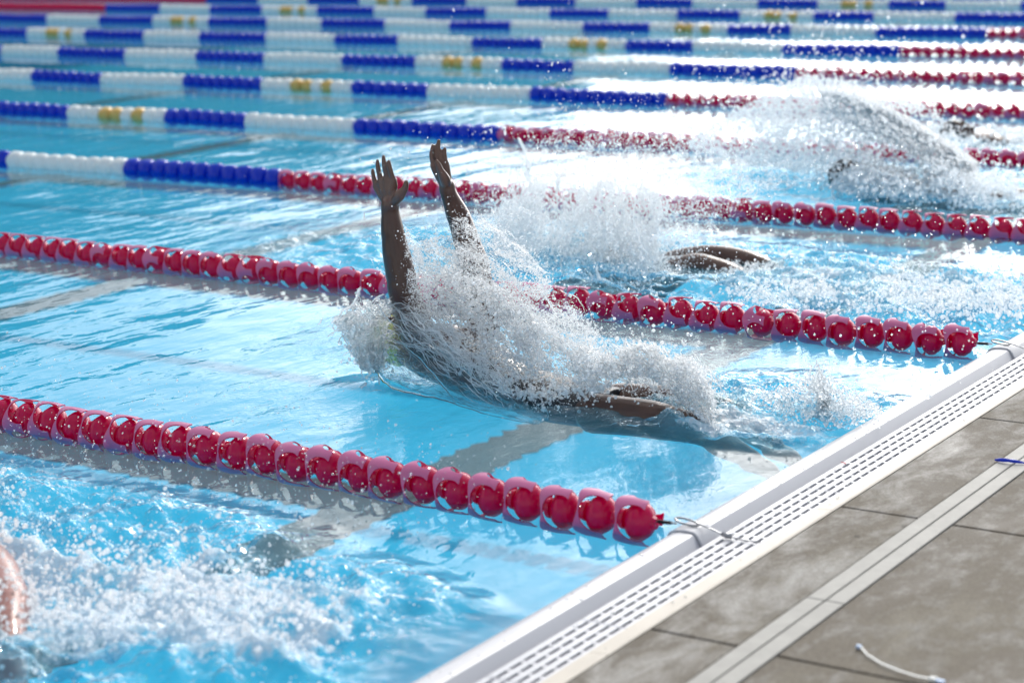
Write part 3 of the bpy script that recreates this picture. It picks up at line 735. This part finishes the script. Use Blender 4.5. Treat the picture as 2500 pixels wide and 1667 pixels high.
def gn_droplets(name, P, r, mat_, label, direction=None, stretch=None, sub=1):
    P = np.asarray(P, np.float32); n = len(P)
    me = bpy.data.meshes.new(name); me.vertices.add(n); me.vertices.foreach_set('co', P.ravel()); me.update()
    if direction is None: direction = NR.normal(size=(n, 3))
    direction = direction/np.linalg.norm(direction, axis=1, keepdims=True)
    if stretch is None: stretch = np.ones(n)
    sc = np.stack([r/np.sqrt(stretch), r/np.sqrt(stretch), r*stretch], -1).astype(np.float32)
    a = me.attributes.new('scl', 'FLOAT_VECTOR', 'POINT'); a.data.foreach_set('vector', sc.ravel())
    a = me.attributes.new('dir', 'FLOAT_VECTOR', 'POINT'); a.data.foreach_set('vector', direction.astype(np.float32).ravel())
    o = obj(name, me); tag(o, label, kind='stuff')
    g = bpy.data.node_groups.new(name, 'GeometryNodeTree')
    g.interface.new_socket('Geometry', in_out='INPUT', socket_type='NodeSocketGeometry'); g.interface.new_socket('Geometry', in_out='OUTPUT', socket_type='NodeSocketGeometry')
    gi = N(g, 'NodeGroupInput'); go = N(g, 'NodeGroupOutput'); ico = N(g, 'GeometryNodeMeshIcoSphere'); ico.inputs['Subdivisions'].default_value = sub+1; ico.inputs['Radius'].default_value = 1
    ss = N(g, 'GeometryNodeSetShadeSmooth'); sm_ = N(g, 'GeometryNodeSetMaterial'); sm_.inputs['Material'].default_value = mat_
    ip = N(g, 'GeometryNodeInstanceOnPoints')
    n1 = N(g, 'GeometryNodeInputNamedAttribute', data_type='FLOAT_VECTOR'); n1.inputs['Name'].default_value = 'scl'
    n2 = N(g, 'GeometryNodeInputNamedAttribute', data_type='FLOAT_VECTOR'); n2.inputs['Name'].default_value = 'dir'
    al = N(g, 'FunctionNodeAlignRotationToVector'); al.axis = 'Z'
    L = g.links.new
    L(gi.outputs[0], ip.inputs['Points']); L(ico.outputs['Mesh'], ss.inputs[0]); L(ss.outputs[0], sm_.inputs['Geometry']); L(sm_.outputs[0], ip.inputs['Instance'])
    L(n2.outputs['Attribute'], al.inputs['Vector']); L(al.outputs[0], ip.inputs['Rotation']); L(n1.outputs['Attribute'], ip.inputs['Scale']); L(ip.outputs[0], go.inputs[0])
    md = o.modifiers.new('droplets', 'NODES'); md.node_group = g
    return o
def at_np(X, Y, y):
    X = X*2500/2352; Y = Y*2500/2352
    F, Rr, U, C = (np.array(q) for q in (fw, rt, upv, CAM))
    d = F+Rr*((X-1250)/FPX)[:, None]-U*((Y-833.5)/FPX)[:, None]
    t = (y-C[1])/d[:, 1]
    return C+d*t[:, None]
def inpoly(P, x, y):
    ins = np.zeros(len(x), bool); n = len(P)
    for i in range(n):
        (x0, y0), (x1, y1) = P[i], P[(i+1) % n]
        c = ((y0 > y) != (y1 > y)) & (x < (x1-x0)*(y-y0)/((y1-y0)+1e-9)+x0); ins ^= c
    return ins
def fill(poly, n, y0, ysd, nscale=60, thr=.0, seed=1, flow=(1, .6), gain=3.0, feather=16):
    """points in a splash body: outline given on the plane y0, depth spread ysd, clumped by streaky noise along the flow"""
    P = np.array(poly, float); lo, hi = P.min(0), P.max(0); X = []; Yy = []; got = 0
    f = np.array(flow, float); f /= np.linalg.norm(f)
    while got < n:
        x = NR.uniform(lo[0], hi[0], n*3); y = NR.uniform(lo[1], hi[1], n*3); k = inpoly(poly, x, y); x, y = x[k], y[k]
        u = (x*f[0]+y*f[1])/(nscale*2.6); v = (-x*f[1]+y*f[0])/nscale
        d = fbm(u, v, 4, .6, seed=seed, ridge=True); k = NR.random(len(x)) < np.clip((d-thr)*gain, .03, 1)
        X.append(x[k]); Yy.append(y[k]); got += k.sum()
    x = np.concatenate(X)[:n]; y = np.concatenate(Yy)[:n]
    sf = NR.exponential(feather, n)*(NR.random(n) < .5); x = x+NR.normal(size=n)*sf; y = y+NR.normal(size=n)*sf
    p = at_np(x, y, y0+NR.normal(size=n)*ysd); p[:, 2] = np.where(p[:, 2] < .0, NR.uniform(0, .02, n), p[:, 2])
    return p
def rad(n, m=.0016, s=.55, lo=.0006, hi=.009): return np.clip(m*np.exp(NR.normal(size=n)*s), lo, hi)
def fdir(n, v, j=.35): return np.array(v)+NR.normal(size=(n, 3))*j

# main splash: spray falling away behind the arms
BODY = [(985, 660), (1020, 610), (1060, 630), (1120, 640), (1200, 690), (1300, 780), (1400, 815), (1430, 860), (1380, 900), (1330, 935), (1240, 950), (1130, 885), (1040, 830), (1000, 760)]
WIDE = [(950, 560), (1050, 530), (1110, 500), (1200, 560), (1290, 680), (1400, 790), (1560, 830), (1640, 920), (1640, 980), (1430, 900), (1300, 830), (1200, 760), (1060, 690), (950, 640)]
n = 26000; p = fill(BODY, n, 1.10, .10, 24, .24, 2, gain=6); gn_droplets('splash', p, rad(n, .00125, .62, .0004, .0055), DENSE, 'churned white splash covering the back of the arching swimmer', fdir(n, (.6, 0, .5)), NR.uniform(1, 1.5, n))
n = 42000; p = fill(WIDE, n, 1.25, .14, 34, .05, 3, gain=4, feather=24); gn_droplets('spray', p, rad(n, .0010, .55, .0004, .004), DENSE, 'fine spray streaming behind the raised arms', fdir(n, (.6, 0, .5)), NR.uniform(1, 2.0, n))
ARM = [(1040, 500), (1070, 500), (1120, 600), (1125, 690), (1060, 690), (1035, 560)]
n = 4200; p = fill(ARM, n, 1.31, .025, 16, -.1, 4, feather=8); gn_droplets('spray', p, rad(n, .0012, .5, .0005, .004), DENSE, 'droplets clinging around the far forearm')
ARM2 = [(905, 560), (960, 560), (985, 640), (975, 720), (905, 720)]
n = 3600; p = fill([(930, 520), (965, 580), (990, 650), (985, 740), (925, 740), (935, 640)], n, .96, .03, 16, -.1, 5, feather=8); gn_droplets('spray', p, rad(n, .0011, .5, .0005, .004), DENSE, 'droplets around the elbow of the near arm')
n = 2200; x = NR.uniform(820, 2300, n); y = NR.uniform(330, 880, n); p = at_np(x, y, NR.uniform(.7, 2.3, n)); k = p[:, 2] > .02; p = p[k]; gn_droplets('spray', p, rad(len(p), .0016, .5), DROP, 'loose droplets flying over the lanes')
DOME = [(1380, 830), (1440, 790), (1520, 795), (1590, 830), (1635, 890), (1650, 975), (1610, 970), (1560, 910), (1490, 865), (1410, 860)]
n = 7000; p = fill(DOME, n, 1.10, .06, 22, .2, 7, (1, .9), 5, 10); gn_droplets('splash', p, rad(n, .0014, .6, .0005, .006), DENSE, 'glassy dome of water thrown up over the swimmer\'s knees', fdir(n, (.7, 0, -.5)), NR.uniform(1, 2.4, n))
KICK = [(1650, 1000), (1700, 900), (1800, 860), (1880, 810), (1960, 870), (2030, 940), (1900, 985), (1780, 990)]
n = 5000; p = fill(KICK, n, 1.35, .10, 30, .05, 8); p[:, 2] = np.abs(p[:, 2])*.6+.01; gn_droplets('splash', p, rad(n, .0024, .5), DROP, 'low splash of the kick next to the gutter')
def column(X, Y, y, h, n, w_, lab):
    b = at(X, Y, y); t = NR.random(n)**1.6; a = NR.uniform(0, 2*np.pi, n); rr = w_*(.25+t)*NR.random(n)
    p = np.stack([b.x+rr*np.cos(a)-t*.03, b.y+rr*np.sin(a), np.maximum(b.z, 0)+t*h], -1)
    gn_droplets('splash', p, rad(n, .0034, .45)*(1.2-.7*t), DROP, lab, fdir(n, (.1, 0, 1), .3), NR.uniform(1.2, 2.6, n))
column(1895, 940, 1.35, .17, 520, .06, 'thin crown of water leaping up near the gutter')

# second splash beyond the middle rope
S2 = [(1130, 560), (1150, 470), (1230, 420), (1350, 420), (1450, 410), (1540, 470), (1500, 540), (1530, 590), (1480, 620), (1500, 670), (1400, 690), (1250, 640)]
n = 42000; p = fill(S2, n, 3.7, .30, 44, .16, 9, (.35, -1), 6, feather=46); gn_droplets('splash', p, rad(n, .0020, .6, .0008, .009), SPRAYM, 'broad white splash of the swimmer beyond the middle rope', fdir(n, (.1, 0, 1), .5), NR.uniform(1, 2, n))
S2b = [(1100, 620), (1130, 380), (1300, 290), (1700, 280), (1800, 420), (1650, 500), (1580, 620), (1400, 650)]
n = 24000; p = fill(S2b, n, 3.8, .5, 70, -.1, 10, (.3, -1), feather=50); gn_droplets('spray', p, rad(n, .0018, .5, .001, .006), SPRAYM, 'mist of droplets above the middle splash')
S2c = [(1650, 640), (1800, 610), (2100, 630), (2352, 620), (2352, 700), (2000, 715), (1800, 700)]
n = 9000; p = fill(S2c, n, 3.4, .3, 40, .0, 12, (1, .05)); p[:, 2] = np.abs(p[:, 2])*.4+.005; gn_droplets('splash', p, rad(n, .0042, .45, .001, .011), SPRAYM, 'broken white water trailing to the gutter beyond the middle rope')
# third splash: the long arc of water falling towards the right
n = 4500; u = NR.random(n)**.9; v = NR.random(n)**1.5
ax_ = 1890+u*340; ay_ = 205+165*u**1.55                                     # crest of the arc
bx_ = 1880+u*270; by_ = 250+130*u                                           # lower side of the curtain
stv = fbm(u*3, v*14+u*2, 3, .6, seed=4, ridge=True); keep_ = (NR.random(n) < np.clip(.35+stv*1.5, .04, 1)) | (v < .10)
x = ax_*(1-v)+bx_*v; y = ay_*(1-v)+by_*v
p = at_np(x[keep_], y[keep_], 6.45+NR.normal(size=keep_.sum())*.30); p[:, 2] = np.maximum(p[:, 2], .01)
gn_droplets('splash', p, rad(len(p), .0052, .45, .001, .014), SPRAYM, 'curving sheet of bright water falling at upper right', fdir(len(p), (.75, 0, -.6), .2), NR.uniform(1.2, 2.6, len(p)))
n = 5200; u = NR.random(n)**.8; x = 1890+u*340+NR.normal(size=n)*5; y = 205+165*u**1.55+NR.exponential(7, n)
p = at_np(x, y, 6.4+NR.normal(size=n)*.10); p[:, 2] = np.maximum(p[:, 2], .01)
gn_droplets('splash', p, rad(n, .0062, .45, .001, .015), FOAMM, 'bright crest of the falling arc of water at upper right', fdir(n, (.75, 0, -.6), .10), NR.uniform(1.5, 4, n))
S3 = [(1560, 340), (1680, 260), (1850, 170), (1960, 190), (2120, 240), (2200, 300), (2200, 360), (2060, 420), (1850, 400)]
n = 19000; p = fill(S3, n, 6.8, .5, 80, -.1, 13, (1, .4), feather=60); gn_droplets('spray', p, rad(n, .0042, .5, .0015, .011), SPRAYM, 'white mist around the arc at upper right')
S3b = [(1900, 430), (1960, 380), (2100, 390), (2230, 370), (2352, 430), (2352, 490), (2150, 480), (1980, 460)]
n = 12000; p = fill(S3b, n, 6.2, .3, 50, -.1, 14, (1, .3)); gn_droplets('splash', p, rad(n, .0052, .45, .0015, .013), SPRAYM, 'white water around the dark head at upper right')
S4 = [(2050, 330), (2180, 275), (2352, 300), (2352, 360), (2200, 350)]
n = 1800; p = fill(S4, n, 8.6, .3, 50, -.1, 15, (1, .3)); gn_droplets('splash', p, rad(n, .006, .45, .002, .014), SPRAYM, 'white water around the farthest swimmer')
# foam and spray in the nearest lane
def H_at(x, y): return fields(np.asarray(x), np.asarray(y))
n = 20000; x = NR.uniform(-2.9, -.05, n); y = NR.uniform(-2.0, -.3, n); h_, c_, f_ = H_at(x, y); k = NR.random(n) < np.clip((f_-.22)*1.5, 0, 1)
x, y, h_, f_ = x[k], y[k], h_[k], f_[k]; p = np.stack([x, y, h_+NR.exponential(.010, len(x))*(1+3*f_)], -1)
gn_droplets('foam', p, rad(len(p), .0026, .6, .001, .009), FOAMM, 'white foam and flying drops in the nearest lane')
n = 3500; x = NR.uniform(-2.6, -.5, n); y = NR.uniform(-1.5, .2, n); p = np.stack([x, y, NR.exponential(.09, n)], -1)
gn_droplets('spray', p, rad(n, .0016, .4), DROP, 'drops scattered over the nearest lane')

# ropes and threads of water drawn out along the flow
def strands(name, poly, n, y0, ysd, flow, len_, r_, mat_, label, seed, curl=.35, thr=.1):
    p = fill(poly, n, y0, ysd, 30, thr, seed, flow, 5); mb = MB(); rr = random.Random(seed)
    for q in p:
        a = at(1000, 800, y0); b = at(1000+flow[0]*50, 800+flow[1]*50, y0); d = (b-a).normalized()
        d = (d+Vector((rr.gauss(0, curl), rr.gauss(0, curl*.6), rr.gauss(0, curl)))).normalized(); bend = Vector((rr.gauss(0, .5), rr.gauss(0, .4), rr.gauss(0, .5)))
        L_s = len_*math.exp(rr.gauss(0, .5)); r0 = r_*math.exp(rr.gauss(0, .45)); c = Vector(q); P = []; RR = []
        for i in range(7):
            t = i/6-.5; P.append(c+d*L_s*t+bend*L_s*(t*t)*.9+Vector((rr.gauss(0, 1), rr.gauss(0, 1), rr.gauss(0, 1)))*L_s*.025)
            RR.append(r0*(.25+.9*math.sin(math.pi*(i+.6)/7.2))*rr.uniform(.6, 1.5))
        mb.tube(P, RR, 6)
    o = mb.build(name, mat_, None, True); tag(o, label, kind='stuff'); return o
strands('water_threads', BODY, 300, 1.02, .05, (1, .8), .07, .0014, DROP, 'threads of water running over the chest and hips', 41)
strands('water_threads', [(915, 700), (980, 690), (1060, 740), (1150, 870), (1170, 925), (1060, 870), (930, 800)], 400, .94, .035, (.8, .6), .07, .0011, DENSE, 'threads of water running off the near shoulder', 42, .3)
strands('water_threads', WIDE, 380, 1.2, .10, (1, .9), .04, .0009, DROP, 'threads of spray behind the arms', 43)
COLLAR = [(900, 690), (850, 695), (800, 700), (764, 733), (790, 780), (815, 830), (840, 855), (885, 850)]
strands('water_threads', COLLAR, 260, .95, .05, (-.7, .5), .03, .0018, DROP, 'threads of water in the ruffled collar at the head', 46, .3, .0)
n = 1500; p = fill(COLLAR, n, .95, .05, 22, .0, 47, (-.7, .5)); gn_droplets('splash', p, rad(n, .0022, .6), DROP, 'drops breaking from the ruffled collar at the head')
def rim(pts, r, lab):
    P = [at(*q) for q in pts]; Q = []
    for i in range(len(P)-1):
        p0, p3 = P[max(i-1, 0)], P[min(i+2, len(P)-1)]
        for j in range(7):
            t = j/7; Q.append(.5*((2*P[i])+(P[i+1]-p0)*t+(2*p0-5*P[i]+4*P[i+1]-p3)*t*t+(3*P[i]-p0-3*P[i+1]+p3)*t**3)+Vector((rnd.gauss(0, .0012), rnd.gauss(0, .0012), rnd.gauss(0, .0015))))
    mb = MB(); n_ = len(Q); mb.tube(Q, [r*(.3+.7*math.sin(math.pi*min(1, (i+1)/n_*1.15)))*rnd.uniform(.75, 1.3) for i in range(n_)], 10); tag(mb.build('water_rim', RIMM, None, True), lab, kind='stuff')
RIMM = glassy('rim_water', .03, clear=.05)
rim([(890, 800, .93), (866, 822, .90), (868, 852, .89), (905, 890, .87), (1010, 915, .86), (1120, 950, .88), (1235, 974, .95)], .0075, 'thick clear rim of the water sheet under the shoulder')
rim([(888, 778, .93), (935, 800, .89), (985, 850, .87), (1030, 900, .86), (1046, 928, .85)], .0055, 'clear fold of water over the sheet')
rim([(925, 752, .93), (1000, 800, .90), (1080, 862, .89), (1160, 920, .92)], .005, 'clear fold of water along the ribs')
strands('water_threads', DOME, 300, 1.06, .05, (1, 1.1), .06, .0014, DROP, 'threads of water in the dome over the knees', 44)
strands('water_threads', S2, 300, 3.6, .2, (-.1, -1), .10, .0024, SPRAYM, 'threads of white water in the middle splash', 45)
n = 3000; p = np.stack([NR.normal(-1.27, .15, n), NR.normal(-1.47, .10, n), NR.exponential(.05, n)], -1)
gn_droplets('spray', p, rad(n, .003, .5), FOAMM, 'spray veiling the pink leg at lower left')
# glass-clear sheets: bezier patches thickened and ruffled
def patch(name, ctrl, label, m_, nu=110, nv=80, amp=.006, fr=16, thick=.004, hole=.0, seed=1, parent=None):
    C = np.array([[tuple(at(*q)) for q in row] for row in ctrl])
    def bern(n, t): return np.array([math.comb(n, i)*t**i*(1-t)**(n-i) for i in range(n+1)])
    U = bern(C.shape[0]-1, np.linspace(0, 1, nu)); W = bern(C.shape[1]-1, np.linspace(0, 1, nv))
    S = np.einsum('iu,ijk,jv->uvk', U, C, W)
    du = np.gradient(S, axis=0); dv = np.gradient(S, axis=1); nn = np.cross(du, dv); nn /= np.linalg.norm(nn, axis=2, keepdims=True)+1e-9
    uu, vv = np.meshgrid(np.linspace(0, 1, nu), np.linspace(0, 1, nv), indexing='ij')
    nz = fbm(uu*fr*.35, vv*fr, 4, .55, seed=seed, ridge=True); S = S+nn*(amp*nz)[..., None]
    idx = np.arange(nu*nv).reshape(nu, nv); F = np.stack([idx[:-1, :-1], idx[1:, :-1], idx[1:, 1:], idx[:-1, 1:]], -1).reshape(-1, 4)
    if hole > 0:
        hn = fbm(uu*9+3, vv*13, 3, .6, seed=seed+5)*.5+.5; e = np.minimum(np.minimum(uu, 1-uu)*5, np.minimum(vv, 1-vv)*5).clip(0, 1)
        k = (hn+e*.55)[:-1, :-1].reshape(-1) > hole; F = F[k]
    me = mesh_np(name, S.reshape(-1, 3), F); o = obj(name, me, m_, parent, True); tag(o, label, kind='stuff')
    sm = o.modifiers.new('s', 'SOLIDIFY'); sm.thickness = thick; sm.offset = 0
    s2_ = o.modifiers.new('m', 'SMOOTH'); s2_.iterations = 2
    return o
patch('water_sheet', [[(900, 698, 1.05), (860, 700, 1.05), (800, 700, 1.02), (764, 733, 1.0)],
                      [(885, 735, 1.0), (850, 745, .98), (810, 735, .96), (775, 752, .96)],
                      [(880, 800, .96), (855, 800, .94), (830, 790, .92), (800, 790, .92)],
                      [(885, 850, .92), (870, 858, .9), (850, 860, .9), (828, 848, .9)]], 'ruffled collar of clear water pushed up by the swimmer\'s head', glassy('collar_water', .30, bump=(80, .005)), amp=.024, fr=12, hole=.52, seed=21)
patch('water_sheet', [[(895, 745, 1.0), (960, 770, .98), (1040, 820, .98), (1140, 885, 1.0), (1262, 962, 1.04)],
                      [(880, 790, .93), (950, 815, .92), (1040, 860, .92), (1140, 920, .95), (1258, 966, 1.0)],
                      [(872, 835, .90), (930, 870, .88), (1030, 905, .88), (1130, 945, .90), (1245, 970, .97)],
                      [(868, 852, .90), (905, 890, .87), (1010, 915, .86), (1120, 950, .88), (1235, 972, .95)]], 'smooth clear sheet of water draped under the swimmer\'s shoulder', SHEET, 160, 150, amp=.011, fr=15, seed=22)
patch('water_sheet', [[(905, 690, .95), (945, 700, .93), (985, 720, .95)], [(900, 740, .95), (950, 750, .90), (1010, 770, .93)], [(930, 790, .95), (1000, 800, .90), (1080, 850, .95)]],
      'film of water streaming over the near shoulder', SHEET, 90, 90, amp=.009, fr=12, hole=.30, seed=23)
# churned core: merged blobs of water over the back
def core_blobs(name, poly, n, y0, ysd, r0, r1, vox, label, m_, seed, flow=(1, .7)):
    p = fill(poly, n, y0, ysd, 26, .22, seed, flow, 7); bm = bmesh.new()
    base = bmesh.new(); bmesh.ops.create_icosphere(base, subdivisions=1, radius=1); bv = np.array([v.co[:] for v in base.verts]); bf = np.array([[v.index for v in f.verts] for f in base.faces]); base.free()
    r = NR.uniform(r0, r1, n); st_ = NR.uniform(.7, 1.7, (n, 3)); v = (bv[None]*st_[:, None]*r[:, None, None]+p[:, None]).reshape(-1, 3)
    f = (bf[None]+(np.arange(n)*len(bv))[:, None, None]).reshape(-1, 3)
    me = mesh_np(name, v, None, f); o = obj(name, me, m_); tag(o, label, kind='stuff')
    rm = o.modifiers.new('r', 'REMESH'); rm.mode = 'VOXEL'; rm.voxel_size = vox; rm.use_smooth_shade = True
    sm = o.modifiers.new('s', 'SMOOTH'); sm.iterations = 2; sm.factor = .6
    return o
core_blobs('churned_water', BODY, 2600, 1.03, .04, .0028, .0075, .0030, 'lacy churned water wrapped over the swimmer\'s chest and hips', CRUMP, 31)
core_blobs('churned_water', DOME, 900, 1.06, .04, .003, .007, .0030, 'lacy water dome above the knees', CRUMP, 32, (1, .9))

# drops and splashed water lying on the gutter and the deck
n = 260; x = NR.choice([.02, .045, .055, .118, .15, .185, .22, .27, .285], n)+NR.normal(size=n)*.006; y = NR.uniform(-1.3, 3.0, n)
zz = np.where(x < .07, .031, np.where(x < .106, -.008, np.where(x < .246, .016, .0295)))
gn_droplets('droplets', np.stack([x, y, zz], -1), rad(n, .0019, .4), DROP, 'water drops standing on the white gutter', np.tile([0, 0, 1.], (n, 1)), np.full(n, .6))
# ------------------------------------------------------------------ small things on the deck
mb = MB(); b0 = at(2298, 1060, 1.01); b0 = Vector((.548, 1.015, .032)); pts = []
for i in range(9): t = i/8; pts.append((b0.x-.02+.09*t, b0.y-.012*math.sin(t*3)+.01*t, .034+.006*math.sin(t*math.pi)))
mb.tube(pts, [.003, .005, .006, .006, .005, .006, .005, .004, .002], 8); o_ = mb.build('string_tie', BLUE, None, True); tag(o_, 'short knotted blue string lying across the deck drain strip', 'string')
def on_deck(X, Y, z=.033):
    X, Y = X*2500/2352, Y*2500/2352; d = fw+rt*((X-1250)/FPX)-upv*((Y-833.5)/FPX); return CAM+d*((z-CAM.z)/d.z)
mb = MB(); pts = [tuple(on_deck(X, Y, z)) for X, Y, z in ((1976, 1484, .036), (1992, 1503, .033), (2024, 1523, .033), (2066, 1540, .034), (2104, 1552, .034), (2136, 1558, .033))]
V_ = []; 
for i, q in enumerate(pts): V_ += [(q[0], q[1]-.003, q[2]), (q[0], q[1]+.003, q[2]), (q[0], q[1]+.003, q[2]+.0015), (q[0], q[1]-.003, q[2]+.0015)]
F_ = [(0, 3, 2, 1), tuple(4*5+k for k in range(4))]
for i in range(5):
    for k in range(4): F_.append((4*i+k, 4*i+(k+1) % 4, 4*i+4+(k+1) % 4, 4*i+4+k))
mb.add(V_, F_); tie = mb.build('cable_tie', WHITE); tag(tie, 'white plastic strip with blue ends left on the concrete at lower right', 'cable tie')
e = on_deck(2143, 1559); mb = MB(); mb.box(e.x-.008, e.x+.008, e.y-.008, e.y+.008, .030, .038); mb.build('tie_head', WHITE, tie, bevel=.002)
PB = principled('pale_blue_plastic', (.35, .5, .75), .4)
mb = MB(); mb.box(e.x+.009, e.x+.028, e.y-.009, e.y+.003, .031, .036); mb.build('blue_end', PB, tie, bevel=.001)
e = pts[0]; mb = MB(); mb.box(e[0]-.010, e[0]+.002, e[1]-.004, e[1]+.006, .031, .0385); mb.build('blue_end', PB, tie, bevel=.001)
mb = MB(); mb.tube([(.106, .83, .018), (.112, .822, .020), (.120, .826, .0185), (.126, .818, .0185)], .0015, 6); o_ = mb.build('red_thread', principled('red_thread', (.7, .03, .02), .6)); tag(o_, 'tiny red thread caught on the gutter grating', 'thread')
